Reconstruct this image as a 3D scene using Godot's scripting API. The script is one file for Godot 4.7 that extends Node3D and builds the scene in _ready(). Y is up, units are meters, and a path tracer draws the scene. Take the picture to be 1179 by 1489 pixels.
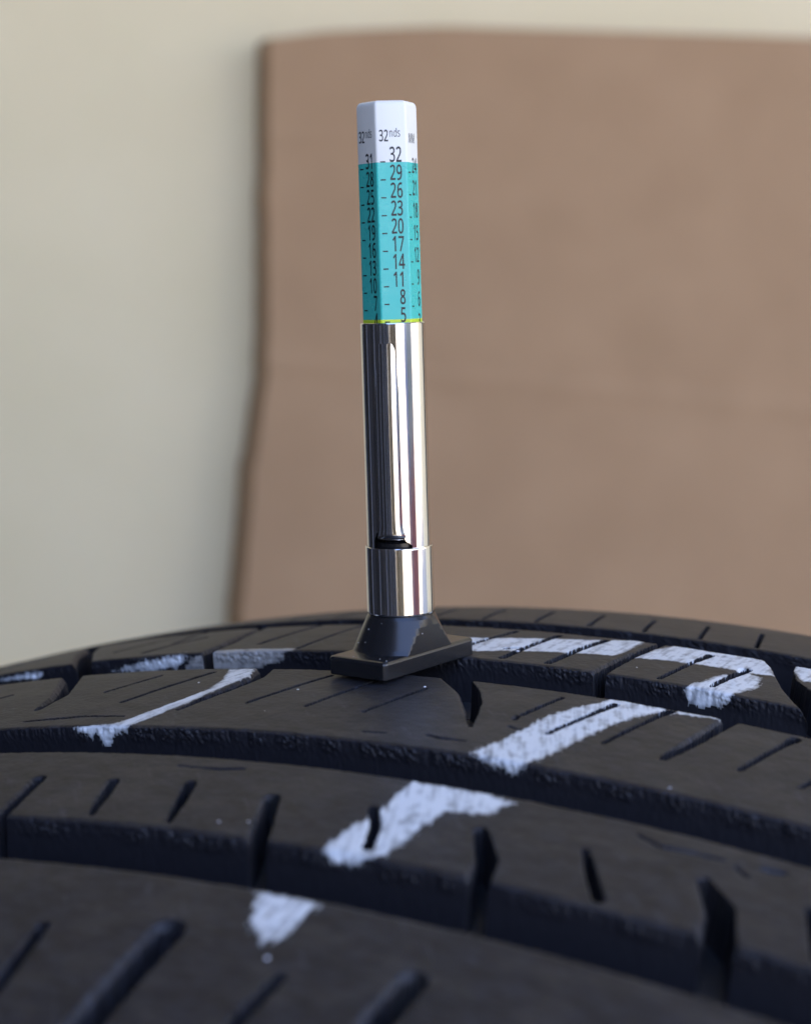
extends Node3D

# The close-up stands on the crown of a tyre: the gauge's foot is the origin, y is up, the tyre's axle lies along z.
const RING := 0.3707          # tyre radius under the gauge, metres
const CROWN_Z := -0.0065      # where the crown is highest across the tread
const CROWN := 2.7738         # one over the crown's cross radius
const TURN := 0.4386          # the room is turned by this about y against the tyre
const RIB_FROM := [-68.0, -30.0, 4.8, 40.3, 67.9]
const RIB_TO := [-38.2, -6.5, 31.4, 58.9, 101.0]
const RIB_LEFT := [-66.0, -80.0, -74.0, -50.0, -20.0]
const RIB_RIGHT := [80.0, 64.0, 68.0, 76.0, 80.0]
const RIB_STEP := [0.35, 0.15, 0.15, 0.17, 0.22]
const DEPTH := 6.6

var slots := [[], [], [], [], []]
var marks := [[], [], [], [], []]
var dots := [[], [], [], [], []]
var mats := {}
var ridge := FastNoiseLite.new()
var fine := FastNoiseLite.new()
var broad := FastNoiseLite.new()
var tyre: Node3D


func _ready():
	var cam := Camera3D.new()
	cam.name = "camera"
	cam.transform = Transform3D(Basis.from_euler(Vector3(-0.1401, 0.4386, -0.0388), EULER_ORDER_YXZ), Vector3(0.1064, 0.0567, 0.2240))
	cam.near = 0.01
	cam.far = 400.0
	var lens := CameraAttributesPhysical.new()
	lens.frustum_focal_length = 42.0
	lens.frustum_focus_distance = 0.249
	lens.frustum_near = 0.01
	lens.frustum_far = 400.0
	lens.exposure_aperture = 12.0
	cam.attributes = lens
	cam.fov = 31.893
	add_child(cam)
	cam.current = true

	var sky_mat := ProceduralSkyMaterial.new()
	sky_mat.sky_top_color = Color(0.48, 0.6, 0.86)
	sky_mat.sky_horizon_color = Color(0.9, 0.92, 0.96)
	sky_mat.sky_curve = 0.25
	sky_mat.ground_bottom_color = Color(0.35, 0.33, 0.3)
	sky_mat.ground_horizon_color = Color(0.6, 0.6, 0.6)
	sky_mat.sky_energy_multiplier = 1.0
	var sky := Sky.new()
	sky.sky_material = sky_mat
	var env := Environment.new()
	env.background_mode = Environment.BG_SKY
	env.sky = sky
	env.background_energy_multiplier = 1.0
	env.tonemap_mode = Environment.TONE_MAPPER_LINEAR
	env.tonemap_exposure = 5.2
	env.sdfgi_enabled = true
	env.ssao_enabled = true
	env.ssil_enabled = true
	var we := WorldEnvironment.new()
	we.name = "world_environment"
	we.environment = env
	add_child(we)

	var sun := DirectionalLight3D.new()
	sun.name = "sun"
	sun.light_energy = 1.6
	sun.light_color = Color(1.0, 0.93, 0.8)
	sun.light_angular_distance = 0.5
	sun.shadow_enabled = true
	var from := at_room(Vector3(0.9, 1.9, -1.2)).normalized()
	sun.transform = Transform3D(Basis.looking_at(-from, Vector3.UP), Vector3(0, 3, 0))
	add_child(sun)

	ridge.seed = 7
	ridge.frequency = 1.0
	ridge.fractal_octaves = 3
	fine.seed = 11
	fine.frequency = 1.0
	fine.fractal_octaves = 2
	broad.seed = 23
	broad.frequency = 0.06
	broad.fractal_octaves = 4
	make_materials()
	build_surroundings()
	build_cardboard()
	build_tyre()
	build_gauge()


# ---------------------------------------------------------------- helpers
func at_room(v: Vector3) -> Vector3:
	return Basis(Vector3.UP, TURN) * v


func numbered(called: String, parent: Node) -> String:
	if not parent.has_node(called):
		return called
	var k := 1
	while parent.has_node("%s_%03d" % [called, k]):
		k += 1
	return "%s_%03d" % [called, k]


func put(called: String, mesh: Mesh, m: Material, parent: Node = self) -> MeshInstance3D:
	var o := MeshInstance3D.new()
	o.name = numbered(called, parent)
	o.mesh = mesh
	if m:
		o.material_override = m
	parent.add_child(o, true)
	return o


func tag(o: Node, label: String, category: String, kind := "") -> void:
	o.set_meta("label", label)
	if category:
		o.set_meta("category", category)
	if kind:
		o.set_meta("kind", kind)


func noise_tex(seed_: int, freq: float, octaves: int, stops: Array, size := 512, bump := 0.0) -> NoiseTexture2D:
	var n := FastNoiseLite.new()
	n.seed = seed_
	n.frequency = freq
	n.fractal_octaves = octaves
	var t := NoiseTexture2D.new()
	t.width = size
	t.height = size
	t.seamless = true
	t.noise = n
	if bump > 0.0:
		t.as_normal_map = true
		t.bump_strength = bump
	elif stops:
		var g := Gradient.new()
		g.offsets = PackedFloat32Array([0.0, 1.0])
		g.colors = PackedColorArray([stops[0], stops[1]])
		t.color_ramp = g
	return t


func lin(r: float, g: float, b: float) -> Color:
	return Color(r, g, b).linear_to_srgb()


func make_materials() -> void:
	var m := StandardMaterial3D.new()
	m.albedo_color = Color.WHITE
	m.vertex_color_use_as_albedo = true
	m.albedo_texture = noise_tex(3, 0.02, 6, [Color(0.88, 0.88, 0.88), Color(1, 1, 1)], 1024)
	m.roughness = 0.54
	m.metallic_specular = 0.4
	m.uv1_triplanar = true
	m.uv1_scale = Vector3.ONE * 28.0
	m.normal_enabled = true
	m.normal_texture = noise_tex(5, 0.09, 4, [], 1024, 2.0)
	m.normal_scale = 0.13
	mats.rubber = m
	m = m.duplicate()
	m.vertex_color_use_as_albedo = false
	m.albedo_color = lin(0.02, 0.021, 0.024)
	mats.carcass = m
	m = StandardMaterial3D.new()
	m.vertex_color_use_as_albedo = true
	m.roughness = 0.42
	m.uv1_triplanar = true
	m.uv1_scale = Vector3.ONE * 60.0
	m.normal_enabled = true
	m.normal_texture = noise_tex(9, 0.06, 4, [], 512, 2.0)
	m.normal_scale = 0.25
	mats.paint = m
	m = StandardMaterial3D.new()
	m.albedo_color = Color(0.86, 0.855, 0.85)
	m.metallic = 1.0
	m.roughness = 0.15
	m.roughness_texture = noise_tex(63, 0.012, 5, [Color(0.35, 0.35, 0.35), Color(1, 1, 1)], 512)
	m.uv1_triplanar = true
	m.uv1_scale = Vector3(140, 9, 140)
	m.normal_enabled = true
	m.normal_texture = noise_tex(61, 0.05, 3, [], 512, 0.5)
	m.normal_scale = 0.12
	mats.chrome = m
	m = StandardMaterial3D.new()
	m.albedo_color = lin(0.012, 0.012, 0.013)
	m.roughness = 0.24
	m.uv1_triplanar = true
	m.uv1_scale = Vector3.ONE * 150.0
	m.normal_enabled = true
	m.normal_texture = noise_tex(13, 0.02, 4, [], 512, 1.0)
	m.normal_scale = 0.05
	m.roughness_texture = noise_tex(15, 0.015, 5, [Color(0.82, 0.82, 0.82), Color(1, 1, 1)], 512)
	m.roughness = 0.27
	mats.foot = m
	m = StandardMaterial3D.new()
	m.albedo_color = Color(0.92, 0.91, 0.86)
	m.roughness = 0.28
	mats.white_plastic = m
	m = StandardMaterial3D.new()
	m.albedo_color = Color(0.25, 0.75, 0.69)
	m.roughness = 0.3
	m.uv1_triplanar = true
	m.uv1_scale = Vector3.ONE * 60.0
	m.roughness_texture = noise_tex(17, 0.02, 5, [Color(0.5, 0.5, 0.5), Color(1, 1, 1)], 256)
	m.roughness = 0.42
	mats.teal = m
	m = StandardMaterial3D.new()
	m.albedo_color = Color(0.78, 0.86, 0.2)
	m.roughness = 0.35
	mats.lime = m
	m = StandardMaterial3D.new()
	m.albedo_color = Color(0.05, 0.06, 0.08)
	m.roughness = 0.4
	mats.ink = m
	m = StandardMaterial3D.new()
	m.albedo_texture = noise_tex(31, 0.004, 6, [lin(0.40, 0.243, 0.122), lin(0.452, 0.28, 0.144)], 1024)
	m.roughness = 0.85
	m.uv1_triplanar = true
	m.uv1_scale = Vector3(3.0, 3.0, 3.0)
	m.normal_enabled = true
	m.normal_texture = noise_tex(33, 0.05, 5, [], 512, 1.0)
	m.normal_scale = 0.3
	mats.card = m
	m = StandardMaterial3D.new()
	m.albedo_texture = noise_tex(41, 0.01, 4, [lin(0.80, 0.675, 0.40), lin(0.85, 0.72, 0.44)], 512)
	m.roughness = 0.7
	m.uv1_triplanar = true
	m.uv1_scale = Vector3.ONE * 1.3
	mats.wall = m
	m = StandardMaterial3D.new()
	m.albedo_color = lin(0.05, 0.055, 0.075)
	m.roughness = 0.8
	mats.dark_wall = m
	m = StandardMaterial3D.new()
	m.albedo_color = lin(0.26, 0.30, 0.38)
	m.roughness = 0.8
	mats.soffit = m
	m = StandardMaterial3D.new()
	m.albedo_texture = noise_tex(51, 0.02, 5, [lin(0.34, 0.31, 0.25), lin(0.46, 0.42, 0.34)], 512)
	m.roughness = 0.85
	m.uv1_triplanar = true
	mats.concrete = m


# ---------------------------------------------------------------- surroundings
func slab(called: String, centre: Vector3, size: Vector3, m: Material) -> MeshInstance3D:
	var b := BoxMesh.new()
	b.size = size
	var o := put(numbered(called, self), b, m)
	o.position = at_room(centre)
	o.rotation.y = TURN
	return o


func build_surroundings() -> void:
	var low := -2.0 * RING
	tag(slab("ground", Vector3(0, low - 0.1, 0), Vector3(300, 0.2, 300), mats.concrete), "sandy concrete ground under the standing tyre", "ground", "structure")
	tag(slab("back_wall", Vector3(2.66, low + 1.3, -0.827), Vector3(6.7, 2.6, 0.12), mats.wall), "plain cream painted wall behind the cardboard sheet", "wall", "structure")
	tag(slab("ceiling", Vector3(0.95, low + 2.66, -0.02), Vector3(3.3, 0.12, 1.7), mats.soffit), "grey ceiling over the tyre", "ceiling", "structure")
	# the dark boarded walls that stand left of the camera and behind it
	boards("side_wall", Vector3(-0.6, low, -0.758), PI / 2.0, 19, 2.6, "dark boarded wall left of the tyre")
	boards("front_wall", Vector3(-0.6, low, 2.9), PI, 6, 1.5, "dark boarded wall facing the cream wall")
	var post := slab("canopy_post", Vector3(2.5, low + 1.3, 0.75), Vector3(0.07, 2.6, 0.07), mats.dark_wall)
	tag(slab("canopy_post", Vector3(0.86, low + 1.3, -0.70), Vector3(0.09, 2.6, 0.09), mats.dark_wall), "dark square post standing against the cream wall", "post", "structure")
	build_bin(Vector3(1.05, low, 0.80))
	tag(post, "dark square post holding up the ceiling", "post", "structure")


func build_bin(where: Vector3) -> void:
	# stands outside the frame; the chrome barrel mirrors it
	var bin := Node3D.new()
	bin.name = "storage_bin"
	add_child(bin)
	bin.position = at_room(where)
	bin.rotation.y = TURN + 0.3
	tag(bin, "pink storage bin with pale blue lid standing right of the camera", "bin")
	var m := StandardMaterial3D.new()
	m.albedo_color = Color(0.74, 0.5, 0.62)
	m.roughness = 0.4
	var st := SurfaceTool.new()
	st.begin(Mesh.PRIMITIVE_TRIANGLES)
	st.set_smooth_group(-1)
	var low_ring := [Vector3(-0.2, 0.001, -0.16), Vector3(0.2, 0.001, -0.16), Vector3(0.2, 0.001, 0.16), Vector3(-0.2, 0.001, 0.16)]
	for k in 4:
		var a: Vector3 = low_ring[k]
		var b: Vector3 = low_ring[(k + 1) % 4]
		var c := Vector3(b.x * 1.25, 0.66, b.z * 1.25)
		var d := Vector3(a.x * 1.25, 0.66, a.z * 1.25)
		for v in [a, b, c, a, c, d]:
			st.add_vertex(v)
	for v in [low_ring[0], low_ring[2], low_ring[1], low_ring[0], low_ring[3], low_ring[2]]:
		st.add_vertex(v)
	st.generate_normals()
	put("bin_body", st.commit(), m, bin)
	m = StandardMaterial3D.new()
	m.albedo_color = Color(0.7, 0.8, 0.95)
	m.roughness = 0.4
	var lid := BoxMesh.new()
	lid.size = Vector3(0.54, 0.16, 0.43)
	put("bin_lid", lid, m, bin).position.y = 0.741


func boards(called: String, from: Vector3, turn: float, n: int, tall: float, label: String) -> void:
	var w := Node3D.new()
	w.name = called
	add_child(w)
	w.position = at_room(from)
	w.rotation.y = TURN + turn
	tag(w, label, "wall", "structure")
	var rng := RandomNumberGenerator.new()
	rng.seed = n
	for k in n:
		var b := BoxMesh.new()
		b.size = Vector3(0.183, tall, 0.03)
		var m: StandardMaterial3D = mats.dark_wall.duplicate()
		var tone := rng.randf_range(0.2, 1.0)
		tone *= tone * 0.6
		m.albedo_color = lin(0.035 * tone, 0.037 * tone, 0.05 * tone) if called == "side_wall" else lin(0.02 * tone, 0.016 * tone, 0.015 * tone)
		var o := put("plank", b, m, w)
		o.position = Vector3(-0.0925 - 0.19 * k, tall / 2.0, -0.02 + rng.randf_range(-0.004, 0.004))
	for k in n / 2:
		var b := BoxMesh.new()
		b.size = Vector3(rng.randf_range(0.012, 0.03), tall - 0.04, 0.03)
		var m: StandardMaterial3D = mats.dark_wall.duplicate()
		m.albedo_color = lin(0.17, 0.19, 0.24)
		var o := put("batten", b, m, w)
		o.position = Vector3(-0.19 * (2 * k + 1), tall / 2.0, 0.013)
	var back := BoxMesh.new()
	back.size = Vector3(0.19 * n, tall, 0.04)
	var o := put("backing", back, mats.dark_wall, w)
	o.position = Vector3(-0.095 * n, tall / 2.0, -0.062)


func build_cardboard() -> void:
	# a tall sheet leaning on the wall; in room coordinates, creased across at two heights
	var left := [[0.1759, -0.0665], [0.0881, -0.0712], [-0.0015, -0.0755], [-0.0619, -0.0865], [-0.1388, -0.0965], [-0.745, -0.150]]
	var nx := 150
	var ny := 160
	var wide := 0.78
	var front := PackedVector3Array()
	var lowest := -2.0 * RING + 0.002
	for j in ny + 1:
		# rows are packed where the photograph looks
		var t := float(j) / ny
		for i in nx + 1:
			# the first columns are a narrow flap folded back against the wall
			var fold := maxi(3 - i, 0)
			var u := float(maxi(i - 3, 0)) / (nx - 3)
			u = u * u * 0.4 + u * 0.6
			if i == 4:
				u = 0.0006
			var top := 0.1775 + 0.0025 * smoothstep(0.0, 0.05, u) - maxf(0.0, u - 0.12) * 0.052 + 0.0003 * broad.get_noise_2d(u * 900.0, 3.0)
			var y: float = top - (top - lowest) * (t * t * 0.7 + t * 0.3)
			var lx := 0.0
			for k in left.size() - 1:
				if y <= left[k][0] + 0.01 and y >= left[k + 1][0]:
					var f := clampf((left[k][0] - y) / (left[k][0] - left[k + 1][0]), 0.0, 1.0)
					lx = lerpf(left[k][1], left[k + 1][1], f)
			lx += 0.004 + 0.0006 * broad.get_noise_2d(y * 700.0, 50.0)
			var x := lx + u * wide
			var z := -0.742 - 0.012 * y
			# creases: the lower panel tips forward, ridges stand proud
			var crease := 0.003 - 0.129 * (x + 0.067)
			var below := maxf(0.0, crease - y)
			z += 0.035 * below
			z += 0.0013 * exp(-pow((y - crease) / 0.0028, 2.0))
			var crease2 := 0.125 - 0.03 * (x + 0.067)
			z += 0.0006 * exp(-pow((y - crease2) / 0.002, 2.0)) * smoothstep(0.25, 0.0, x)
			z += 0.0007 * broad.get_noise_2d(x * 120.0, y * 120.0)
			if fold > 0:
				var reach: float = [0.0, 0.04, 0.5, 1.0][fold]
				z = lerpf(z, -0.7625, reach)
				x -= reach * (0.0075 + 0.003 * smoothstep(0.15, -0.15, y))
			front.append(Vector3(x, y, z))
	var st := SurfaceTool.new()
	st.begin(Mesh.PRIMITIVE_TRIANGLES)
	st.set_smooth_group(1)
	var w := nx + 1
	var back := Vector3(0.0008, 0, -0.003)
	for j in ny:
		for i in nx:
			var a := front[j * w + i]
			var b := front[j * w + i + 1]
			var c := front[(j + 1) * w + i + 1]
			var d := front[(j + 1) * w + i]
			for v in [a, b, c, a, c, d]:
				st.add_vertex(v)
	st.set_smooth_group(2)
	for j in ny:
		for i in nx:
			var a := front[j * w + i] + back
			var b := front[j * w + i + 1] + back
			var c := front[(j + 1) * w + i + 1] + back
			var d := front[(j + 1) * w + i] + back
			for v in [b, a, d, b, d, c]:
				st.add_vertex(v)
	st.set_smooth_group(-1)
	for j in ny:
		for e in [0, nx]:
			var a := front[j * w + e]
			var d := front[(j + 1) * w + e]
			var q := [a + back, a, d, a + back, d, d + back] if e == 0 else [a, a + back, d + back, a, d + back, d]
			for v in q:
				st.add_vertex(v)
	for i in nx:
		var a := front[i]
		var b := front[i + 1]
		for v in [a + back, b + back, b, a + back, b, a]:
			st.add_vertex(v)
	st.generate_normals()
	var o := put("cardboard_sheet", st.commit(), mats.card)
	o.rotation.y = TURN
	tag(o, "large creased brown cardboard sheet leaning on the cream wall", "cardboard")


# ---------------------------------------------------------------- tyre
func slot(rib: int, deep: float, line: Array) -> void:
	# a groove or sipe: a polyline of (s, z, half width) in millimetres on the tread
	var pts := PackedVector3Array()
	for k in range(0, line.size(), 3):
		pts.append(Vector3(line[k], line[k + 1], line[k + 2]))
	var box := [1e9, -1e9, 1e9, -1e9]
	for q in pts:
		box = [minf(box[0], q.x - q.z - 0.8), maxf(box[1], q.x + q.z + 0.8), minf(box[2], q.y - q.z - 0.8), maxf(box[3], q.y + q.z + 0.8)]
	slots[rib].append([pts, deep, box])


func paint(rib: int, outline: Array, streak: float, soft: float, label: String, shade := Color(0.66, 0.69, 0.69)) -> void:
	var pts := PackedVector2Array()
	for k in range(0, outline.size(), 2):
		pts.append(Vector2(outline[k], outline[k + 1]))
	marks[rib].append([pts, deg_to_rad(streak), soft, label, shade])


func speck(rib: int, s: float, z: float, r: float) -> void:
	dots[rib].append(Vector3(s, z, r))


func crown(z: float) -> float:
	return RING - pow(z - CROWN_Z, 2.0) * CROWN / 2.0


func on_tread(s: float, z: float, d: float) -> Vector3:
	# millimetres along, across and below the tread surface
	var r := crown(z * 0.001) - d * 0.001
	var a := s * 0.001 / RING
	return Vector3(sin(a) * r, cos(a) * r - RING, z * 0.001)


func cut(active: Array, s: float, z: float) -> float:
	var most := 0.0
	for one in active:
		var box: Array = one[2]
		if z < box[2] or z > box[3]:
			continue
		var pts: PackedVector3Array = one[0]
		var best := 1e9
		var wide := 0.0
		var off := 0.0
		for k in pts.size() - 1:
			var a := pts[k]
			var b := pts[k + 1]
			var dx := b.x - a.x
			var dz := b.y - a.y
			var t := clampf(((s - a.x) * dx + (z - a.y) * dz) / (dx * dx + dz * dz + 1e-9), 0.0, 1.0)
			var e := sqrt(pow(s - a.x - dx * t, 2.0) + pow(z - a.y - dz * t, 2.0)) - lerpf(a.z, b.z, t)
			if e < best:
				best = e
				wide = lerpf(a.z, b.z, t)
				off = s - a.x - dx * t
		if best < 0.6:
			best += 0.09 * fine.get_noise_2d(s * 1.1, z * 1.1)
			var lip := 0.0
			var ramp := 0.0
			if wide > 0.6 and off < 0.0:
				# wide cuts have a drafted left flank before they drop
				lip = 0.36 * wide * minf(1.0, (wide - 0.6) * 4.0)
				ramp = 0.6 * wide * clampf(-best / maxf(lip, 0.05), 0.0, 1.0) * minf(1.0, (wide - 0.6) * 4.0)
			var d: float = maxf(ramp, one[1] * (1.0 - smoothstep(-0.09 - lip, 0.07 - lip, best)))
			d += 0.06 * pow(1.0 - clampf((best - 0.05) / 0.35, 0.0, 1.0), 2.0)
			most = maxf(most, d)
	return most


func inside_distance(pts: PackedVector2Array, q: Vector2) -> float:
	# signed distance to an outline, negative inside
	var d := 1e9
	var sign_ := 1.0
	var n := pts.size()
	var j := n - 1
	for i in n:
		var a := pts[i]
		var e := pts[j] - a
		var w := q - a
		var b := w - e * clampf(w.dot(e) / maxf(e.length_squared(), 1e-9), 0.0, 1.0)
		d = minf(d, b.length_squared())
		var c1 := q.y >= a.y
		var c2 := q.y < pts[j].y
		var c3 := e.x * w.y > e.y * w.x
		if (c1 and c2 and c3) or (not c1 and not c2 and not c3):
			sign_ = -sign_
		j = i
	return sign_ * sqrt(d)


func build_rib(rib: int) -> void:
	var z0: float = RIB_FROM[rib]
	var z1: float = RIB_TO[rib]
	var step: float = RIB_STEP[rib]
	# columns round the whole ring: fine where the photograph looks, coarser beyond
	var cols := PackedFloat32Array()
	var around := TAU * RING * 1000.0
	var s := -around / 2.0
	while s < around / 2.0 - 0.01:
		cols.append(s)
		var beyond: float = maxf(RIB_LEFT[rib] - s, s - RIB_RIGHT[rib])
		s += step if beyond <= 0.0 else minf(0.7 if beyond < 60.0 else 14.0, maxf(step, beyond))
	cols.append(around / 2.0)
	# rows: far wall, top, near wall, each (z of the row, depth below the edge, run along the profile)
	var rz := PackedFloat32Array()
	var rd := PackedFloat32Array()
	var rv := PackedFloat32Array()
	for d in [DEPTH, 4.5, 3.0, 1.8, 1.0, 0.5, 0.2]:
		rz.append(z0)
		rd.append(d)
		rv.append(z0 - d)
	var n := int(ceil((z1 - z0) / step))
	for k in n + 1:
		var z := lerpf(z0, z1, float(k) / n)
		rz.append(z)
		rd.append(0.0)
		rv.append(z)
	for d in [0.12, 0.28, 0.45, 0.65, 0.85, 1.05, 1.25, 1.5, 1.75, 2.0, 2.3, 2.7, 3.3, 4.2, 5.2, DEPTH]:
		rz.append(z1)
		rd.append(d)
		rv.append(z1 + d)
	var rows := rz.size()
	var nc := cols.size()
	var pos := PackedVector3Array()
	pos.resize(nc * rows)
	var col := PackedColorArray()
	col.resize(nc * rows)
	var cuts := PackedFloat32Array()
	cuts.resize(nc * rows)
	var rubber := Color(0.0175, 0.0176, 0.021)
	for i in nc:
		s = cols[i]
		var fold := s
		var active := []
		if absf(s) < 300.0:
			# beyond the frame the pattern goes on at its pitch
			while fold < RIB_LEFT[rib]:
				fold += 102.0
			while fold > RIB_RIGHT[rib]:
				fold -= 102.0
			for one in slots[rib]:
				if fold > one[2][0] and fold < one[2][1]:
					active.append(one)
		var far_chip := 0.14 * ridge.get_noise_2d(s * 0.5, 100.0 + rib) + 0.08 * ridge.get_noise_2d(s * 2.2, 140.0)
		var rough := 0.25 + 0.75 * smoothstep(-0.15, 0.25, broad.get_noise_2d(s * 2.2, 900.0 + 60.0 * rib))
		var near_chip := 0.17 * ridge.get_noise_2d(s * 0.45, 200.0 + rib) + 0.13 * ridge.get_noise_2d(s * 1.9, 240.0)
		for j in rows:
			var z := rz[j]
			var d := rd[j]
			var c := cut(active, fold, z) if active else 0.0
			var q := j * 0 + i * rows + j
			cuts[q] = c
			var tone := 1.0
			if j < 7:
				z += far_chip - d * 0.07 * -1.0 * -1.0
				d = maxf(d, c)
			elif d > 0.0:
				# the torn, crumbled top of the near wall, smooth further down
				var torn := smoothstep(0.0, 0.25, d) * (1.0 - smoothstep(1.1, 2.5, d))
				z += near_chip * (1.0 - smoothstep(0.5, 2.0, d)) + d * 0.09 + torn * rough * (0.3 * ridge.get_noise_2d(s * 1.0, d * 1.6 + 30.0 * rib) + 0.2 * fine.get_noise_2d(s * 3.0, d * 3.0) + 0.18)
				z += 0.05 * fine.get_noise_2d(s * 1.5, d * 1.5)
				d = maxf(d, c)
				tone = 0.85
			else:
				var e0 := z - z0
				var e1 := z1 - z
				if e0 < 1.6:
					z += far_chip * (1.0 - e0 / 1.6)
				if e1 < 1.6:
					z += near_chip * (1.0 - e1 / 1.6)
				d = 0.25 * pow(maxf(0.0, 1.0 - e1 / 0.7), 2.0) + 0.16 * pow(maxf(0.0, 1.0 - e0 / 0.5), 2.0)
				d += 0.02 * fine.get_noise_2d(s * 0.9, z * 0.9) + 0.045 * broad.get_noise_2d(s * 2.0, z * 2.0)
				d += c
				var worn := broad.get_noise_2d(s * 4.0 + 77.0, z * 7.0)
				tone = 1.0 + 0.55 * worn + 0.6 * smoothstep(0.1, 0.4, broad.get_noise_2d(s * 3.0, z * 16.0 + 400.0))
				# pale scuffs: thin drag lines and smeared dust
				tone += 1.1 * smoothstep(0.33, 0.55, broad.get_noise_2d((s * 0.8 + z) * 1.3 + 900.0, (z * 0.8 - s) * 11.0)) * smoothstep(0.0, 0.3, broad.get_noise_2d(s * 1.2, z * 1.2 + 700.0))
			pos[q] = on_tread(s, z, d)
			# brown-grey dust lies in drifts on the worn tops
			var dust := 0.0
			if rd[j] == 0.0:
				dust = 0.55 * smoothstep(0.0, 0.45, broad.get_noise_2d(s * 1.1 + 300.0, z * 2.4 + 40.0 * rib)) * (0.6 + 0.8 * fine.get_noise_2d(s * 3.0, z * 3.0))
			col[q] = Color(rubber.r * tone, rubber.g * tone, rubber.b * tone).lerp(Color(0.058, 0.052, 0.046), clampf(dust, 0.0, 1.0))
	var nor := PackedVector3Array()
	nor.resize(nc * rows)
	# normals look along the surface only, never across the lip of a cut
	for i in nc:
		for j in rows:
			var q := i * rows + j
			var c := cuts[q]
			var ia := i - 1 if i > 0 and absf(cuts[q - rows] - c) < 0.55 else i
			var ib := i + 1 if i < nc - 1 and absf(cuts[q + rows] - c) < 0.55 else i
			var ja := j - 1 if j > 0 and absf(cuts[q - 1] - c) < 0.55 else j
			var jb := j + 1 if j < rows - 1 and absf(cuts[q + 1] - c) < 0.55 else j
			var up := Vector3(sin(cols[i] * 0.001 / RING), cos(cols[i] * 0.001 / RING), 0.0)
			if ia == ib or ja == jb:
				nor[q] = up
				continue
			var along := pos[ib * rows + j] - pos[ia * rows + j]
			var across := pos[i * rows + jb] - pos[i * rows + ja]
			var n_ := across.cross(along)
			nor[q] = n_.normalized() if n_.length_squared() > 1e-18 else up
	var index := PackedInt32Array()
	for i in nc - 1:
		for j in rows - 1:
			var q := i * rows + j
			var w := q + rows
			for tri in [[q, w, w + 1], [q, w + 1, q + 1]]:
				var c0 := cuts[tri[0]]
				var c1 := cuts[tri[1]]
				var c2 := cuts[tri[2]]
				if maxf(c0, maxf(c1, c2)) - minf(c0, minf(c1, c2)) > 0.6:
					# the steep side of a cut: faces of their own, so that its lip stays crisp
					var face := (pos[tri[2]] - pos[tri[0]]).cross(pos[tri[1]] - pos[tri[0]]).normalized()
					for k in tri:
						index.append(pos.size())
						pos.append(pos[k])
						nor.append(face)
						col.append(col[k])
				else:
					index.append(tri[0])
					index.append(tri[1])
					index.append(tri[2])
	var o := put("tread_rib", grid_mesh(pos, nor, col, index), mats.rubber, tyre)
	# paint lies on the rubber as a thin skin of its own
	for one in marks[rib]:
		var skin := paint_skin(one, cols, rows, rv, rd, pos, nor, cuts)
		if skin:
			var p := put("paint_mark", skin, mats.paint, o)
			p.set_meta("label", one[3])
	for dot in dots[rib]:
		var sm := SphereMesh.new()
		sm.radius = dot.z * 0.001
		sm.height = dot.z * 0.002
		sm.radial_segments = 10
		sm.rings = 5
		var p := put("paint_speck", sm, mats.speck, o)
		p.position = on_tread(dot.x, dot.y, 0.05)
		p.scale = Vector3(1.0, 0.6, 0.8 + 0.5 * absf(fine.get_noise_2d(dot.x * 9.0, dot.y)))
		p.rotation.y = dot.x


func grid_mesh(pos: PackedVector3Array, nor: PackedVector3Array, col: PackedColorArray, index: PackedInt32Array) -> ArrayMesh:
	var arrays := []
	arrays.resize(Mesh.ARRAY_MAX)
	arrays[Mesh.ARRAY_VERTEX] = pos
	arrays[Mesh.ARRAY_NORMAL] = nor
	arrays[Mesh.ARRAY_COLOR] = col
	arrays[Mesh.ARRAY_INDEX] = index
	var mesh := ArrayMesh.new()
	mesh.add_surface_from_arrays(Mesh.PRIMITIVE_TRIANGLES, arrays)
	return mesh


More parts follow.
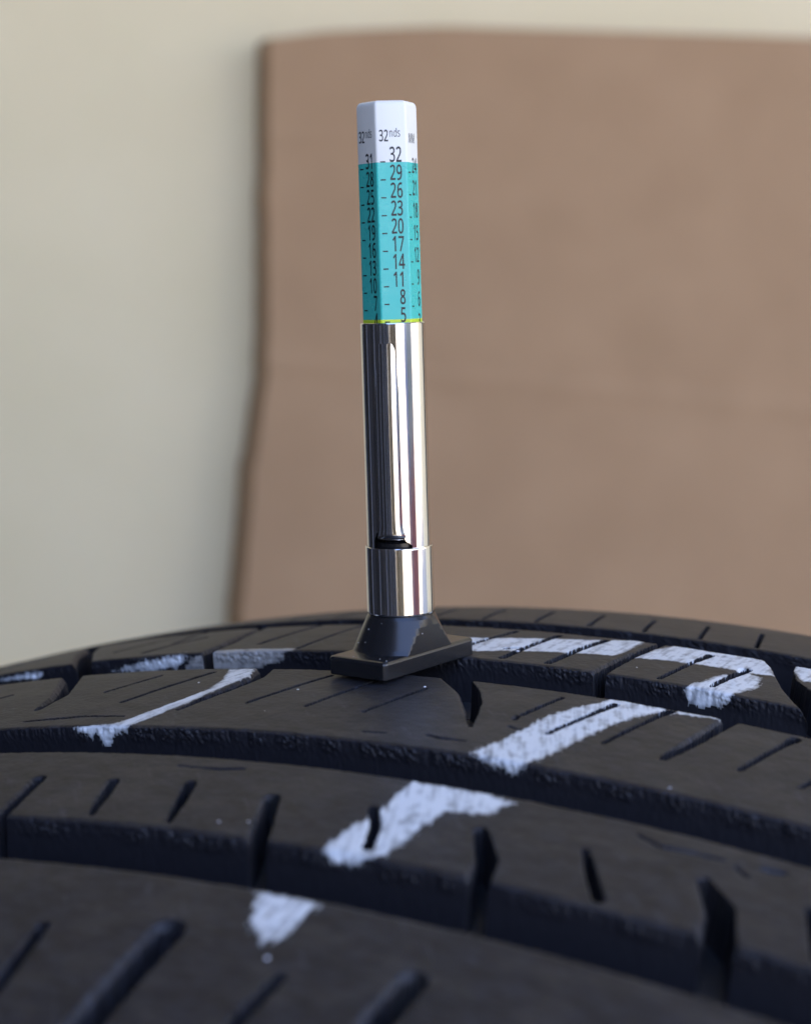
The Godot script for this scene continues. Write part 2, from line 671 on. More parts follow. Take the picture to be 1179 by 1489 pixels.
func paint_skin(one: Array, cols: PackedFloat32Array, rows: int, rv: PackedFloat32Array, rd: PackedFloat32Array, pos: PackedVector3Array, nor: PackedVector3Array, cuts: PackedFloat32Array) -> ArrayMesh:
	var pts: PackedVector2Array = one[0]
	var turn: float = one[1]
	var soft: float = one[2]
	var box := Rect2(pts[0], Vector2.ZERO)
	for q in pts:
		box = box.expand(q)
	box = box.grow(0.8)
	var i0 := 0
	while i0 < cols.size() and cols[i0] < box.position.x:
		i0 += 1
	var i1 := i0
	while i1 < cols.size() and cols[i1] <= box.end.x:
		i1 += 1
	var js := []
	for j in rows:
		if rv[j] >= box.position.y and rv[j] <= box.end.y:
			js.append(j)
	if i1 - i0 < 2 or js.size() < 2:
		return null
	var j0: int = js[0]
	var nj := js.size()
	var verts := PackedVector3Array()
	var norms := PackedVector3Array()
	var tints := PackedColorArray()
	var on := PackedByteArray()
	var dir := Vector2(sin(turn), cos(turn))
	for i in range(i0, i1):
		for j in range(j0, j0 + nj):
			var q := i * rows + j
			var here := Vector2(cols[i], rv[j])
			var d := inside_distance(pts, here)
			var run := here.dot(dir)
			var side := here.dot(Vector2(dir.y, -dir.x))
			# brush streaks: fine across, long along
			var streak := 0.65 * fine.get_noise_2d(side * 1.5, run * 0.1 + 60.0) + 0.5 * fine.get_noise_2d(side * 0.55, run * 0.06 + 160.0)
			var lump := ridge.get_noise_2d(here.x * 0.55, here.y * 0.55 + 500.0)
			var crumb := ridge.get_noise_2d(here.x * 1.9, here.y * 1.9 + 800.0)
			var thick := -d - soft * 0.25 + soft * (0.65 * streak + 0.5 * lump + 0.3 * crumb)
			if d > -soft * 4.0:
				thick -= 0.0
			else:
				thick = maxf(thick, 0.3)
			# bare rubber shows in the deepest scratches
			var bare := streak * 0.6 + lump * 0.5 + crumb * 0.35
			if bare < -0.8 - 0.3 * clampf(-d, 0.0, 1.0):
				thick = minf(thick, -0.1)
			if rd[j] == 0.0 and cuts[q] > 0.7:
				thick = -1.0
			# thin where the brush ran dry and towards the edges, thick in the middle
			var dry := broad.get_noise_2d(side * 9.0 + 40.0, run * 5.0)
			var cover := smoothstep(-0.1, 0.7 + soft * 0.7, thick * 1.4) * 0.78 + 0.25
			cover *= clampf(0.92 + 0.62 * streak + 0.3 * lump + 0.15 * crumb + 0.5 * dry, 0.3, 1.0)
			on.append(1 if thick > 0.0 or (thick > -0.5 * soft and cuts[q] < 0.5 and crumb + 0.8 * streak > 0.08) else 0)
			verts.append(pos[q] + nor[q] * (0.00003 + 0.00007 * clampf(thick, 0.0, 1.0) * (0.6 + crumb)))
			norms.append(nor[q])
			tints.append(Color(0.035, 0.037, 0.042).lerp(one[4], cover))
	var index := PackedInt32Array()
	for i in i1 - i0 - 1:
		for j in nj - 1:
			var a := i * nj + j
			var b := a + nj
			if on[a] + on[b] + on[a + 1] + on[b + 1] < 3:
				continue
			if on[a] and on[b + 1] and on[b]:
				index.append_array([a, b, b + 1])
			if on[a] and on[a + 1] and on[b + 1]:
				index.append_array([a, b + 1, a + 1])
	if index.is_empty():
		return null
	return grid_mesh(verts, norms, tints, index)


func ring_surface(profile: Array, called: String, m: Material) -> void:
	# a lathe round the axle from (radius, z) pairs in metres
	var st := SurfaceTool.new()
	st.begin(Mesh.PRIMITIVE_TRIANGLES)
	st.set_smooth_group(1)
	var n := 220
	for i in n:
		var a0 := TAU * i / n
		var a1 := TAU * (i + 1) / n
		for k in profile.size() - 1:
			var p: Vector2 = profile[k]
			var q: Vector2 = profile[k + 1]
			var v := [Vector3(sin(a0) * p.x, cos(a0) * p.x - RING, p.y), Vector3(sin(a1) * p.x, cos(a1) * p.x - RING, p.y),
				Vector3(sin(a1) * q.x, cos(a1) * q.x - RING, q.y), Vector3(sin(a0) * q.x, cos(a0) * q.x - RING, q.y)]
			for c in [0, 1, 2, 0, 2, 3]:
				st.add_vertex(v[c])
	st.generate_normals()
	put(called, st.commit(), m, tyre)


func build_tyre() -> void:
	tyre = Node3D.new()
	tyre.name = "car_tyre"
	add_child(tyre)
	tag(tyre, "black car tyre with worn grooved tread and white paint marks", "tyre")
	var m := StandardMaterial3D.new()
	m.albedo_color = Color(0.8, 0.8, 0.82)
	m.roughness = 0.5
	mats.speck = m
	tread_slots()
	paint_marks()
	for rib in 5:
		build_rib(rib)
	# groove floors under the ribs
	var floor_ := []
	for k in 45:
		var z := lerpf(-0.0685, 0.1015, k / 44.0)
		floor_.append(Vector2(crown(z) - 0.0064, z))
	ring_surface(floor_, "groove_floor", mats.carcass)
	for side in [-1, 1]:
		var z: float = -0.068 if side < 0 else 0.101
		var r := crown(z)
		var prof := []
		for q in [[-0.0001, 0.0], [-0.003, 0.004], [-0.010, 0.008], [-0.022, 0.012], [-0.040, 0.017], [-0.065, 0.019], [-0.09, 0.015], [-0.115, 0.007], [-0.130, 0.001], [-0.136, -0.006], [-0.137, -0.018]]:
			prof.append(Vector2(r + q[0], z + side * q[1]))
		if side < 0:
			prof.reverse()
		ring_surface(prof, "sidewall", mats.carcass)
	var liner := [Vector2(0.22, 0.09), Vector2(0.30, 0.10), Vector2(0.345, 0.08), Vector2(0.352, 0.015), Vector2(0.345, -0.05), Vector2(0.30, -0.068), Vector2(0.22, -0.055)]
	ring_surface(liner, "inner_liner", mats.carcass)


# ---------------------------------------------------------------- gauge
func lathe(profile: Array, n := 96) -> ArrayMesh:
	# (radius, height) pairs in millimetres; each pair of points makes a band, repeated points make a hard edge
	var st := SurfaceTool.new()
	st.begin(Mesh.PRIMITIVE_TRIANGLES)
	for k in profile.size() - 1:
		var p: Vector2 = profile[k]
		var q: Vector2 = profile[k + 1]
		if p.distance_to(q) < 1e-6:
			continue
		var nd := Vector2(q.y - p.y, -(q.x - p.x)).normalized()
		for i in n:
			var a := [TAU * i / n, TAU * (i + 1) / n]
			var v := []
			for f in [[0, p], [1, p], [1, q], [0, q]]:
				var ang: float = a[f[0]]
				v.append([Vector3(cos(ang) * f[1].x, f[1].y, sin(ang) * f[1].x) * 0.001, Vector3(cos(ang) * nd.x, nd.y, sin(ang) * nd.x)])
			for c in [0, 1, 2, 0, 2, 3]:
				st.set_normal(v[c][1])
				st.add_vertex(v[c][0])
	return st.commit()


func hex_prism(st: SurfaceTool, r0: float, r1: float, y0: float, y1: float, corner: float) -> void:
	# six faces between two heights, with narrow rounded corners
	var ring := []
	for k in 6:
		for e in [-0.18, 0.0, 0.18]:
			ring.append([deg_to_rad(-8.0 + 60.0 * k), e])
	var pts0 := hex_ring(r0, corner)
	var pts1 := hex_ring(r1, corner)
	var n := pts0.size()
	for i in n:
		var j := (i + 1) % n
		var v := [Vector3(pts0[i].x, y0, pts0[i].y), Vector3(pts0[j].x, y0, pts0[j].y), Vector3(pts1[j].x, y1, pts1[j].y), Vector3(pts1[i].x, y1, pts1[i].y)]
		for c in [0, 1, 2, 0, 2, 3]:
			st.add_vertex(v[c] * 0.001)


func hex_ring(r: float, corner: float) -> PackedVector2Array:
	# the corners are rounded with four short chords each; angles run from the right towards the camera
	var out := PackedVector2Array()
	for k in 6:
		var a := deg_to_rad(-8.0 + 60.0 * k)
		var c := Vector2(cos(a), sin(a)) * r
		var prev := Vector2(cos(a - PI / 3.0), sin(a - PI / 3.0)) * r
		var next := Vector2(cos(a + PI / 3.0), sin(a + PI / 3.0)) * r
		var p0 := c + (prev - c).normalized() * corner
		var p1 := c + (next - c).normalized() * corner
		for f in 5:
			var t := f / 4.0
			out.append(p0.lerp(c, t).lerp(c.lerp(p1, t), t))
	return out


func build_gauge() -> void:
	var g := Node3D.new()
	g.name = "tread_depth_gauge"
	add_child(g)
	tag(g, "chrome tread depth gauge with teal scale stick and black foot", "tread gauge")
	var up := Vector3(0.0031, 1.0, -0.0159).normalized()
	var right := at_room(Vector3.RIGHT)
	right = (right - up * right.dot(up)).normalized()
	g.transform = Transform3D(Basis(right, up, right.cross(up)), Vector3(0, 0.00005, 0))
	build_foot(g)
	build_barrel(g)
	build_stick(g)


func build_foot(g: Node3D) -> void:
	# a bar 9.3 by 19.5 mm, with a cone on it whose flanks are cut flush with the bar
	var turn := Basis(Vector3.UP, -TURN - 0.227)
	var st := SurfaceTool.new()
	st.begin(Mesh.PRIMITIVE_TRIANGLES)
	st.set_smooth_group(-1)
	var ring := func(hw: float, hl: float, c: float) -> PackedVector2Array:
		var out := PackedVector2Array()
		for q in [[1, 1], [-1, 1], [-1, -1], [1, -1]]:
			var cc := Vector2(q[0] * hw, q[1] * hl)
			var a := cc - Vector2(q[0] * c, 0)
			var b := cc - Vector2(0, q[1] * c)
			if q[0] * q[1] > 0:
				var s := a
				a = b
				b = s
			for f in 4:
				var t := f / 3.0
				out.append(a.lerp(cc, t).lerp(cc.lerp(b, t), t))
		return out
	var layers := [[4.85, 10.2, 0.0, 0.6], [4.98, 10.32, 0.14, 0.75], [5.0, 10.35, 2.1, 0.75], [4.95, 10.3, 2.33, 0.75], [4.82, 10.17, 2.5, 0.7], [4.55, 9.9, 2.6, 0.6]]
	var rings := []
	for l in layers:
		rings.append(ring.call(l[0], l[1], l[3]))
	for k in layers.size() - 1:
		var a: PackedVector2Array = rings[k]
		var b: PackedVector2Array = rings[k + 1]
		for i in a.size():
			var j := (i + 1) % a.size()
			var v := [Vector3(a[i].x, layers[k][2], a[i].y), Vector3(a[j].x, layers[k][2], a[j].y), Vector3(b[j].x, layers[k + 1][2], b[j].y), Vector3(b[i].x, layers[k + 1][2], b[i].y)]
			for c in [0, 2, 1, 0, 3, 2]:
				st.add_vertex(v[c] * 0.001)
	for k in [0, 5]:
		var a: PackedVector2Array = rings[k]
		var h: float = layers[k][2]
		for i in a.size():
			var j := (i + 1) % a.size()
			var tri := [Vector3(0, h, 0), Vector3(a[i].x, h, a[i].y), Vector3(a[j].x, h, a[j].y)]
			if k == 5:
				tri.reverse()
			for v in tri:
				st.add_vertex(v * 0.001)
	st.generate_normals()
	var bar := put("foot_bar", st.commit(), mats.foot, g)
	bar.basis = turn
	# the cone
	st = SurfaceTool.new()
	st.begin(Mesh.PRIMITIVE_TRIANGLES)
	var n := 240
	var hs := [2.5, 2.65, 3.2, 4.0, 5.0, 6.0, 7.0, 7.45, 7.6]
	var rs := [7.05, 6.95, 6.62, 6.25, 5.8, 5.35, 4.9, 4.62, 4.3]
	var at := func(k: int, i: int) -> Vector3:
		var a := TAU * i / n
		var p := Vector3(cos(a) * rs[k], hs[k], sin(a) * rs[k])
		p.x = clampf(p.x, -4.9, 4.9)
		return p * 0.001
	st.set_smooth_group(-1)
	for k in hs.size() - 1:
		for i in n:
			var v := [at.call(k, i), at.call(k, i + 1), at.call(k + 1, i + 1), at.call(k + 1, i)]
			for c in [0, 1, 2, 0, 2, 3]:
				st.add_vertex(v[c])
	st.generate_normals()
	var cone := put("foot_cone", st.commit(), mats.foot, g)
	cone.basis = turn
	# dust and grit on the plastic
	var rng := RandomNumberGenerator.new()
	rng.seed = 5
	for k in 8:
		var sm := SphereMesh.new()
		var r := rng.randf_range(0.035, 0.08) * 0.001
		sm.radius = r
		sm.height = r * 2.0
		sm.radial_segments = 8
		sm.rings = 4
		var o := put("dust_grain", sm, mats.speck, g)
		if k < 5:
			var a := rng.randf_range(0.15, 2.2)
			var h := rng.randf_range(2.9, 6.8)
			var rr: float = 6.76 - (h - 2.9) * 0.452
			var p := Vector3(cos(a) * rr, h, sin(a) * rr)
			p.x = clampf(p.x, -4.9, 4.9)
			o.position = turn * p * 0.001
		else:
			o.position = turn * Vector3(rng.randf_range(-4.4, 4.4), 2.6, rng.randf_range(7.2, 9.6)) * 0.001


func build_barrel(g: Node3D) -> void:
	put("collar", lathe([Vector2(4.3, 7.55), Vector2(4.6, 7.5), Vector2(4.74, 7.62), Vector2(4.77, 7.8), Vector2(4.77, 16.85), Vector2(4.75, 17.02), Vector2(4.66, 17.1), Vector2(4.4, 17.1)]), mats.chrome, g)
	var tube := put("barrel", lathe([Vector2(4.48, 20.2), Vector2(4.48, 47.95), Vector2(4.42, 48.06), Vector2(4.36, 48.1), Vector2(4.28, 48.06), Vector2(4.22, 47.9), Vector2(4.22, 40.0), Vector2(0.0, 40.0)]), mats.chrome, g)
	# its lowest band has the opening that the clip is pressed out of
	var low := SurfaceTool.new()
	low.begin(Mesh.PRIMITIVE_TRIANGLES)
	var steps := 32
	for k in steps:
		for i in 240:
			var h0 := lerpf(17.0, 20.2, float(k) / steps)
			var h1 := lerpf(17.0, 20.2, float(k + 1) / steps)
			var hm := (h0 + h1) / 2.0
			var am := 90.0 - (i + 0.5) * 1.5   # degrees right of the camera
			var lip := 24.0 - 13.0 * smoothstep(17.3, 18.4, hm)
			if am > -49.0 + 6.0 * smoothstep(18.2, 19.2, hm) and am < lip and hm < 19.3 and hm > 17.12:
				continue
			var v := []
			for e in [[0, h0], [1, h0], [1, h1], [0, h1]]:
				var a := deg_to_rad((i + e[0]) * 1.5)
				v.append(Vector3(cos(a), 0, sin(a)))
				v.append(e[1])
			for c in [0, 1, 2, 0, 2, 3]:
				low.set_normal(v[c * 2])
				low.add_vertex((v[c * 2] * 4.48 + Vector3.UP * float(v[c * 2 + 1])) * 0.001)
	put("barrel_base", low.commit(), mats.chrome, g)
	put("inner_core", lathe([Vector2(3.7, 16.0), Vector2(3.7, 24.0), Vector2(0.0, 24.0)]), mats.foot, g)
	# the sprung clip pressed out of the barrel, bent in at its foot above the collar
	var st := SurfaceTool.new()
	st.begin(Mesh.PRIMITIVE_TRIANGLES)
	st.set_smooth_group(1)
	var nx := 28
	var mid := deg_to_rad(90.0 + 14.5)
	var hs := [17.15, 17.3, 17.6, 18.0, 18.4, 18.8, 19.2, 19.6, 20.2, 21.0]
	for k in 40:
		hs.append(21.0 + (k + 1) * 0.61)
	var pt := func(k: int, i: int, inner: bool) -> Vector3:
		var t := lerpf(-1.0, 1.0, float(i) / nx)
		var top := 45.3 if t < 0.25 else 45.5 - 4.6 * (1.0 - sqrt(maxf(0.0, 1.0 - pow((t - 0.25) / 0.75, 2.0))))
		var h: float = minf(hs[k], top)
		var half: float = 1.65 + 0.75 * (1.0 - smoothstep(17.0, 20.5, h))
		var bulge: float = 2.15 + 0.9 * (1.0 - smoothstep(17.0, 20.5, h))
		var a := t * asin(half / bulge)
		# pressed-out strip: curved across, its edges close to the barrel
		var out := 4.3 + 0.62 * 1.0 - (bulge - bulge * cos(a)) * 0.9
		var foot := 1.0 - smoothstep(17.0, 18.9, h)
		out -= 1.75 * foot
		out -= 0.25 * smoothstep(35.0, 45.5, h)
		if inner:
			out -= 0.28
		var side := bulge * sin(a)
		return (Vector3(cos(mid), 0, sin(mid)) * out + Vector3(-sin(mid), 0, cos(mid)) * -side + Vector3(0, h, 0)) * 0.001
	var add := func(v: Array) -> void:
		for c in [0, 1, 2, 0, 2, 3]:
			st.add_vertex(v[c])
	for k in hs.size() - 1:
		for i in nx:
			add.call([pt.call(k, i, false), pt.call(k, i + 1, false), pt.call(k + 1, i + 1, false), pt.call(k + 1, i, false)])
	st.set_smooth_group(2)
	for k in hs.size() - 1:
		add.call([pt.call(k, 0, true), pt.call(k, 0, false), pt.call(k + 1, 0, false), pt.call(k + 1, 0, true)])
		add.call([pt.call(k, nx, false), pt.call(k, nx, true), pt.call(k + 1, nx, true), pt.call(k + 1, nx, false)])
	st.set_smooth_group(3)
	var last := hs.size() - 1
	for i in nx:
		add.call([pt.call(last, i, false), pt.call(last, i + 1, false), pt.call(last, i + 1, true), pt.call(last, i, true)])
	st.generate_normals()
	put("clip", st.commit(), mats.chrome, g)


func build_stick(g: Node3D) -> void:
	var stick := Node3D.new()
	stick.name = "scale_stick"
	g.add_child(stick)
	var st := SurfaceTool.new()
	st.begin(Mesh.PRIMITIVE_TRIANGLES)
	st.set_smooth_group(-1)
	hex_prism(st, 4.15, 4.15, 48.55, 69.6, 0.22)
	st.generate_normals()
	put("teal_band", st.commit(), mats.teal, stick)
	st = SurfaceTool.new()
	st.begin(Mesh.PRIMITIVE_TRIANGLES)
	st.set_smooth_group(-1)
	hex_prism(st, 4.15, 4.15, 40.2, 48.55, 0.22)
	st.generate_normals()
	put("lime_band", st.commit(), mats.lime, stick)
	st = SurfaceTool.new()
	st.begin(Mesh.PRIMITIVE_TRIANGLES)
	st.set_smooth_group(1)
	var levels := [[4.15, 69.6], [4.15, 76.85], [4.12, 77.17], [4.04, 77.42], [3.9, 77.61], [3.7, 77.74], [3.4, 77.81], [0.001, 77.9]]
	for k in levels.size() - 1:
		hex_prism(st, levels[k][0], levels[k + 1][0], levels[k][1], levels[k + 1][1], 0.25 * levels[k][0] / 4.15)
	st.generate_normals()
	put("white_cap", st.commit(), mats.white_plastic, stick)
	# print: (face angle, first number, step, how many, right margin)
	var front := 82.0
	var left := 142.0
	var right := 22.0
	for n in range(32, 0, -3):
		mark(stick, front, str(n), 50.6 + (n - 8) * 0.794)
	for n in range(31, 0, -3):
		mark(stick, left, str(n), 50.6 + (n - 8) * 0.794)
	for n in range(24, 0, -3):
		mark(stick, right, str(n), 50.6 + (n * 1.25984 - 8) * 0.794)
	for face in [front, left]:
		letter(stick, face, "32", -1.65, 72.35, 1.5, 0.56, 0)
		letter(stick, face, "nds", -0.25, 72.95, 1.1, 0.62, 0)
	letter(stick, right, "MM", -1.3, 72.2, 1.3, 0.7, 0)


func mark(stick: Node3D, face: float, words: String, h: float) -> void:
	if h < 46.5:
		return
	letter(stick, face, words, 1.35, h - 0.05, 1.98, 0.56, 1)
	var st := SurfaceTool.new()
	st.begin(Mesh.PRIMITIVE_TRIANGLES)
	for v in [[-1.55, -0.09], [-0.85, 0.09], [-0.85, -0.09], [-1.55, -0.09], [-1.55, 0.09], [-0.85, 0.09]]:
		st.set_normal(Vector3.BACK)
		st.add_vertex(Vector3(v[0], v[1], 0.0) * 0.001)
	var o := put("printed_tick", st.commit(), mats.ink, stick)
	o.transform = on_face(face, 0.0, h, 1.0)


func on_face(face: float, x: float, h: float, narrow: float) -> Transform3D:
	var a := deg_to_rad(face)
	var out := Vector3(cos(a), 0, sin(a))
	var across := Vector3(sin(a), 0, -cos(a))
	var basis_ := Basis(across * narrow, Vector3.UP, out)
	return Transform3D(basis_, (out * (4.15 * cos(PI / 6.0) + 0.015) + across * x + Vector3.UP * h) * 0.001)


func letter(stick: Node3D, face: float, words: String, x: float, h: float, tall: float, narrow: float, align: int) -> void:
	var t := TextMesh.new()
	var f := SystemFont.new()
	f.font_names = PackedStringArray(["Droid Sans"])
	var bold := FontVariation.new()
	bold.base_font = f
	bold.variation_embolden = 0.5 if words.is_valid_int() else 0.0
	t.font = bold
	t.text = words
	t.font_size = 64
	t.pixel_size = 0.01
	t.depth = 0.001
	t.curve_step = 1.0
	t.horizontal_alignment = [HORIZONTAL_ALIGNMENT_LEFT, HORIZONTAL_ALIGNMENT_RIGHT][align]
	t.vertical_alignment = VERTICAL_ALIGNMENT_BOTTOM
	var o := put("printed_number" if words.is_valid_int() else "printed_unit", t, mats.ink, stick)
	# TextMesh works at a large size: the digits are 0.46 tall there and start 0.16 up
	var k := tall * 0.001 / 0.46
	o.transform = on_face(face, x + (0.03 * k * narrow * 1000.0 if align == 1 else 0.0), h, 1.0) * Transform3D(Basis.from_scale(Vector3(k * narrow, k, k)), Vector3(0, -0.16 * k, 0))



# ---------------------------------------------------------------- tread pattern and paint, measured on the tyre
func tread_slots():
	slot(2, 3.0, [-62.11, 18.04, 0.22, -59.40, 15.11, 0.22, -58.13, 13.73, 0.22])
	slot(2, 4.5, [-54.23, 3.46, 1.71, -52.80, 6.09, 1.71, -49.85, 11.50, 1.40, -47.17, 17.03, 1.34, -46.40, 23.08, 0.45])
	slot(2, 5.0, [-39.54, 16.31, 0.22, -35.14, 8.33, 0.22])
	slot(2, 5.0, [-33.22, 21.36, 0.28, -26.87, 7.05, 0.28])
	slot(2, 4.5, [-20.37, 1.60, 1.31, -19.46, 5.49, 1.31, -18.55, 9.37, 1.21, -18.95, 13.29, 1.04, -19.94, 17.14, 0.82, -20.98, 20.98, 0.52, -21.91, 24.84, 0.23])
	slot(2, 5.0, [-13.29, 21.19, 0.25, -7.85, 8.46, 0.25, -7.46, 7.54, 0.25])
	slot(2, 5.0, [-4.21, 21.31, 0.25, -0.50, 10.19, 0.25, 0.13, 8.29, 0.25])
	slot(2, 5.0, [4.47, 21.65, 0.22, 7.52, 12.38, 0.22, 8.15, 10.48, 0.22])
	slot(2, 5.5, [5.99, -0.58, 2.03, 8.47, 2.56, 2.03, 11.36, 6.20, 1.73, 14.18, 9.89, 1.50, 16.34, 14.00, 1.32, 18.13, 18.26, 0.79, 19.79, 22.56, 0.20])
	slot(2, 5.0, [24.33, 16.14, 0.25, 26.55, 7.37, 0.25])
	slot(2, 1.0, [23.94, 18.02, 0.30, 23.96, 16.88, 0.30])
	slot(2, 6.0, [29.67, 21.11, 0.30, 30.47, 18.32, 0.33, 31.28, 15.53, 0.33, 32.08, 12.73, 0.35, 32.88, 9.94, 0.40, 33.69, 7.15, 0.60])
	slot(2, 6.0, [36.87, 21.14, 0.25, 37.62, 18.08, 0.25, 38.38, 15.02, 0.25, 39.13, 11.97, 0.25, 39.88, 8.91, 0.30, 40.63, 5.85, 0.75])
	slot(2, 4.5, [49.15, 0.02, 1.18, 48.30, 4.94, 1.18, 47.28, 10.76, 1.04, 46.24, 16.57, 0.89, 44.86, 22.30, 0.47])
	slot(2, 6.0, [53.92, 20.69, 0.30, 54.57, 17.90, 0.30, 55.22, 15.11, 0.30, 55.87, 12.32, 0.30, 56.52, 9.53, 0.35, 57.17, 6.75, 0.80])
	slot(2, 5.0, [61.54, 21.37, 0.30, 62.20, 19.28, 0.30, 65.21, 9.75, 0.30])
	slot(1, 5.0, [3.85, -13.25, 0.40, 6.21, -27.74, 0.40])
	slot(1, 5.0, [11.79, -8.37, 0.50, 13.45, -27.30, 0.50])
	slot(1, 5.0, [18.69, -8.36, 0.55, 20.99, -27.42, 0.55])
	slot(1, 6.0, [26.37, 2.82, 1.09, 26.78, -5.17, 1.09, 27.17, -13.09, 1.01, 27.82, -20.98, 0.84, 28.77, -28.85, 0.60, 29.48, -34.81, 0.60])
	slot(1, 5.0, [35.06, -8.15, 0.30, 36.12, -17.46, 0.30, 37.18, -26.77, 0.60])
	slot(1, 3.5, [42.34, -8.49, 0.35, 43.09, -14.77, 0.50, 43.84, -21.06, 0.90])
	slot(1, 6.0, [44.84, -36.28, 2.58, 46.28, -31.49, 2.58, 47.97, -25.88, 1.60, 49.75, -20.30, 1.40, 52.48, -15.14, 2.06, 55.77, -10.32, 2.86, 57.46, -7.84, 2.86])
	slot(1, 5.0, [-49.31, -17.50, 0.35, -50.79, -32.23, 0.35])
	slot(1, 6.0, [-41.62, -38.96, 0.80, -39.91, -30.13, 0.92, -36.70, -13.47, 1.06, -36.14, -1.72, 1.24, -32.62, 6.28, 1.30, -30.21, 11.78, 1.30])
	slot(1, 5.0, [-29.97, -11.75, 0.35, -28.60, -30.15, 0.35])
	slot(1, 5.0, [-21.19, -8.07, 0.30, -20.45, -28.49, 0.30])
	slot(1, 5.0, [-50.20, -9.79, 0.35, -45.89, -21.97, 0.35])
	slot(1, 5.0, [-58.34, -13.89, 0.30, -52.57, -28.27, 0.30])
	slot(1, 6.0, [-84.13, -47.43, 1.00, -81.18, -42.21, 1.30, -66.97, -17.03, 1.52, -58.42, -4.43, 1.58, -50.11, 5.46, 1.60, -47.54, 8.52, 1.60])
	slot(3, 6.5, [-27.67, 48.79, 0.90, -26.12, 58.78, 0.90, -24.59, 68.66, 0.90])
	slot(3, 6.0, [-16.48, 48.82, 0.75, -15.20, 52.99, 0.70, -13.93, 57.16, 0.30])
	slot(3, 6.0, [-5.94, 47.98, 0.75, -4.52, 52.58, 0.70, -3.10, 57.18, 0.30])
	slot(3, 7.0, [6.05, 49.45, 1.00, 8.36, 55.83, 1.23, 11.86, 66.21, 1.27, 13.14, 70.00, 1.10])
	slot(3, 4.0, [18.84, 48.54, 0.60, 20.96, 52.17, 0.60, 22.36, 56.87, 0.60])
	slot(3, 7.0, [32.38, 49.34, 0.90, 35.39, 54.85, 1.30, 37.38, 65.35, 1.47, 38.12, 69.28, 1.40])
	slot(3, 6.0, [44.54, 48.63, 0.35, 46.58, 52.67, 0.60, 49.02, 57.06, 0.65])
	slot(3, 7.0, [57.85, 49.08, 0.80, 60.70, 53.11, 1.62, 62.21, 59.05, 1.95, 63.84, 65.89, 1.93, 64.77, 69.78, 1.70])
	slot(3, 4.5, [69.32, 48.89, 0.70, 70.34, 51.82, 0.70, 71.99, 56.54, 0.70])
	slot(4, 6.0, [-4.94, 79.54, 0.80, -3.66, 88.31, 0.85, -0.04, 113.04, 0.90])
	slot(4, 7.0, [9.16, 77.36, 2.00, 9.07, 92.14, 2.05, 8.91, 117.14, 2.10])
	slot(4, 6.0, [24.40, 80.91, 0.75, 23.70, 88.11, 0.78, 21.29, 112.99, 0.80])
	slot(4, 7.0, [37.09, 77.19, 1.70, 36.50, 83.82, 1.75, 34.32, 108.72, 1.80])
	slot(0, 3.0, [-67.0, -39.5, 0.22, -70.0, -56.0, 0.22])
	slot(0, 3.0, [-58.0, -39.5, 0.22, -61.0, -56.0, 0.22])
	slot(0, 3.0, [-49.0, -39.5, 0.22, -52.0, -56.0, 0.22])
	slot(0, 3.0, [-40.0, -39.5, 0.22, -43.0, -56.0, 0.22])
	slot(0, 3.0, [-31.0, -39.5, 0.22, -34.0, -56.0, 0.22])
	slot(0, 3.0, [-22.0, -39.5, 0.22, -25.0, -56.0, 0.22])
	slot(0, 3.0, [-13.0, -39.5, 0.22, -16.0, -56.0, 0.22])
	slot(0, 3.0, [-4.0, -39.5, 0.22, -7.0, -56.0, 0.22])
	slot(0, 3.0, [5.0, -39.5, 0.22, 2.0, -56.0, 0.22])
	slot(0, 3.0, [14.0, -39.5, 0.22, 11.0, -56.0, 0.22])
	slot(0, 3.0, [23.0, -39.5, 0.22, 20.0, -56.0, 0.22])
	slot(0, 3.0, [32.0, -39.5, 0.22, 29.0, -56.0, 0.22])
	slot(0, 3.0, [41.0, -39.5, 0.22, 38.0, -56.0, 0.22])
	slot(0, 3.0, [50.0, -39.5, 0.22, 47.0, -56.0, 0.22])
	slot(0, 3.0, [59.0, -39.5, 0.22, 56.0, -56.0, 0.22])
	slot(0, 3.0, [68.0, -39.5, 0.22, 65.0, -56.0, 0.22])
	slot(0, 3.0, [77.0, -39.5, 0.22, 74.0, -56.0, 0.22])
	slot(2, 0.7, [-44.79, 28.66, 0.10, -39.91, 28.10, 0.25, -35.84, 27.31, 0.20, -28.87, 27.59, 0.10])
	slot(2, 0.4, [7.70, 28.45, 0.15, 10.62, 28.11, 0.10])
	slot(2, 0.5, [15.88, 27.18, 0.15, 17.97, 27.68, 0.25, 21.14, 27.49, 0.10])
	slot(2, 0.4, [24.40, 20.83, 0.20, 26.11, 21.41, 0.10])
	slot(3, 0.3, [48.45, 42.85, 0.10, 51.60, 44.28, 0.20, 54.57, 43.86, 0.25, 58.55, 43.80, 0.12])
	slot(3, 0.3, [59.95, 44.46, 0.20, 61.53, 45.79, 0.20])
	slot(3, 0.3, [-10.30, 43.44, 0.10, -4.33, 43.53, 0.20, -1.39, 42.77, 0.12])
	slot(3, 0.4, [62.83, 43.43, 0.40, 64.95, 42.97, 0.30])
	slot(1, 0.8, [10.05, -14.07, 0.50, 11.80, -15.94, 0.30])

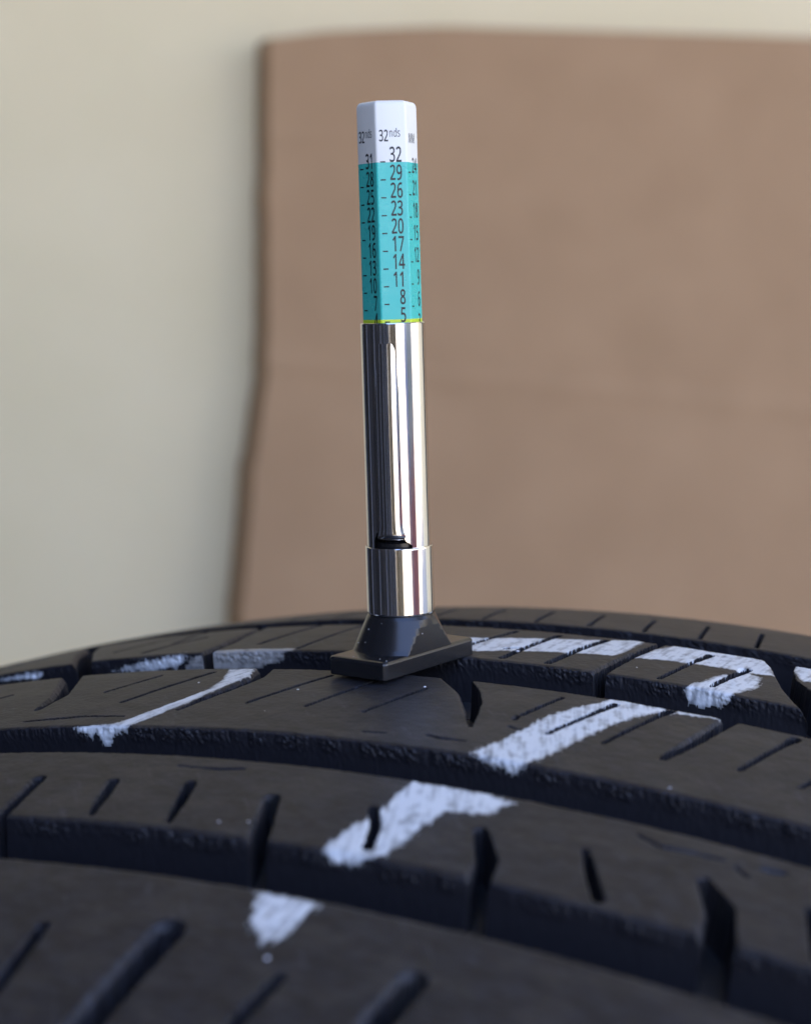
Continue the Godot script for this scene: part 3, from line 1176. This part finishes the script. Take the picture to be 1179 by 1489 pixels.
func paint_marks():
	paint(2, [-25.45, 5.54, -20.84, 5.15, -19.55, 9.62, -20.22, 13.50, -21.31, 18.43, -21.88, 22.39, -22.78, 25.02, -23.86, 27.82, -25.28, 31.03, -26.99, 32.09, -28.73, 30.80, -26.63, 26.77, -24.75, 21.87, -23.50, 18.48, -22.66, 15.25, -23.18, 11.15], -20.0, 0.35, "white paint drawn along a lateral groove to the rib edge")
	paint(2, [-34.59, 31.41, -33.14, 30.87, -30.64, 30.61, -27.87, 30.53, -25.19, 30.90, -25.48, 32.20, -27.85, 32.59, -28.66, 34.28, -29.83, 33.90, -30.61, 32.49, -31.53, 33.33, -32.30, 32.57, -33.82, 32.18], 90.0, 0.45, "crusty white paint drip at the rib edge")
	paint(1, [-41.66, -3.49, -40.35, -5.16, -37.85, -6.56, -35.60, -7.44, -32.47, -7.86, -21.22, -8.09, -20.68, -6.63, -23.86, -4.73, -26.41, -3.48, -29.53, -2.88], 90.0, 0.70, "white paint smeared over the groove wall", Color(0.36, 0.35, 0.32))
	paint(1, [-54.20, -4.53, -51.82, -5.78, -45.84, -6.45, -39.99, -7.20, -40.42, -4.73, -41.70, -3.27], 90.0, 1.00, "patchy white paint inside the groove")
	paint(1, [-76.73, -5.25, -76.46, -6.14, -67.45, -5.99, -67.44, -4.96, -68.44, -4.40], 90.0, 0.50, "thin white paint on the groove wall")
	paint(1, [-0.85, -20.31, 2.59, -20.21, 11.25, -23.38, 18.78, -26.55, 26.43, -31.07, 26.32, -18.95, 25.74, -16.92, 18.43, -15.07, 6.59, -10.64, 3.08, -9.93], 0.0, 0.35, "white paint stripe crossing the small tread bars")
	paint(1, [28.27, -17.08, 29.24, -24.67, 30.66, -30.57, 36.18, -29.70, 44.94, -31.15, 48.38, -20.28, 45.03, -19.06, 41.64, -19.52, 36.09, -18.89, 33.13, -18.60], 0.0, 0.40, "white paint stripe across the tread block")
	paint(1, [49.02, -27.03, 48.98, -31.35, 51.98, -32.49, 54.19, -21.77, 51.88, -20.31], 0.0, 0.35, "white paint on the corner of the next tread block")
	paint(1, [38.85, -5.87, 40.51, -10.91, 41.89, -16.70, 43.48, -16.64, 44.16, -19.78, 46.71, -18.64, 47.96, -12.33, 47.08, -8.21, 44.70, -4.35, 42.48, -3.83, 39.83, -3.82], 0.0, 0.50, "white paint blob round a sipe")
	paint(2, [23.23, 30.70, 25.02, 24.45, 26.30, 20.00, 26.95, 16.10, 29.72, 9.31, 31.64, 6.66, 32.44, 4.53, 41.16, 5.18, 47.14, 4.02, 47.28, 5.52, 43.33, 6.32, 39.56, 7.48, 37.67, 11.08, 35.20, 18.37, 33.25, 25.67, 32.11, 29.23, 30.00, 32.83, 25.98, 32.54], 20.0, 0.60, "broad white paint swath with brush streaks across the rib")
	paint(3, [19.85, 40.48, 29.82, 40.48, 33.94, 41.61, 32.00, 45.69, 27.12, 46.90, 26.17, 52.03, 25.20, 58.07, 22.08, 60.16, 18.80, 60.15, 17.30, 59.09, 17.83, 54.33, 19.44, 48.35], 20.0, 0.60, "broad white paint swath round a short slot")
	paint(4, [14.07, 67.97, 18.47, 68.06, 23.14, 68.22, 22.08, 74.85, 20.56, 77.10, 19.36, 76.27, 16.81, 73.85, 15.57, 71.15], 0.0, 0.80, "white paint dab on the near rib")
	speck(2, -26.10, 12.54, 0.20)
	speck(2, -8.94, 14.77, 0.22)
	speck(2, -8.93, 24.07, 0.13)
	speck(2, 7.72, 9.67, 0.25)
	speck(2, 48.12, 30.03, 0.20)
	speck(1, 12.13, -13.43, 0.30)
	speck(1, 30.53, -12.19, 0.18)
	speck(3, 2.92, 56.12, 0.20)
	speck(3, 6.36, 55.32, 0.18)
	speck(4, 21.83, 78.34, 0.30)
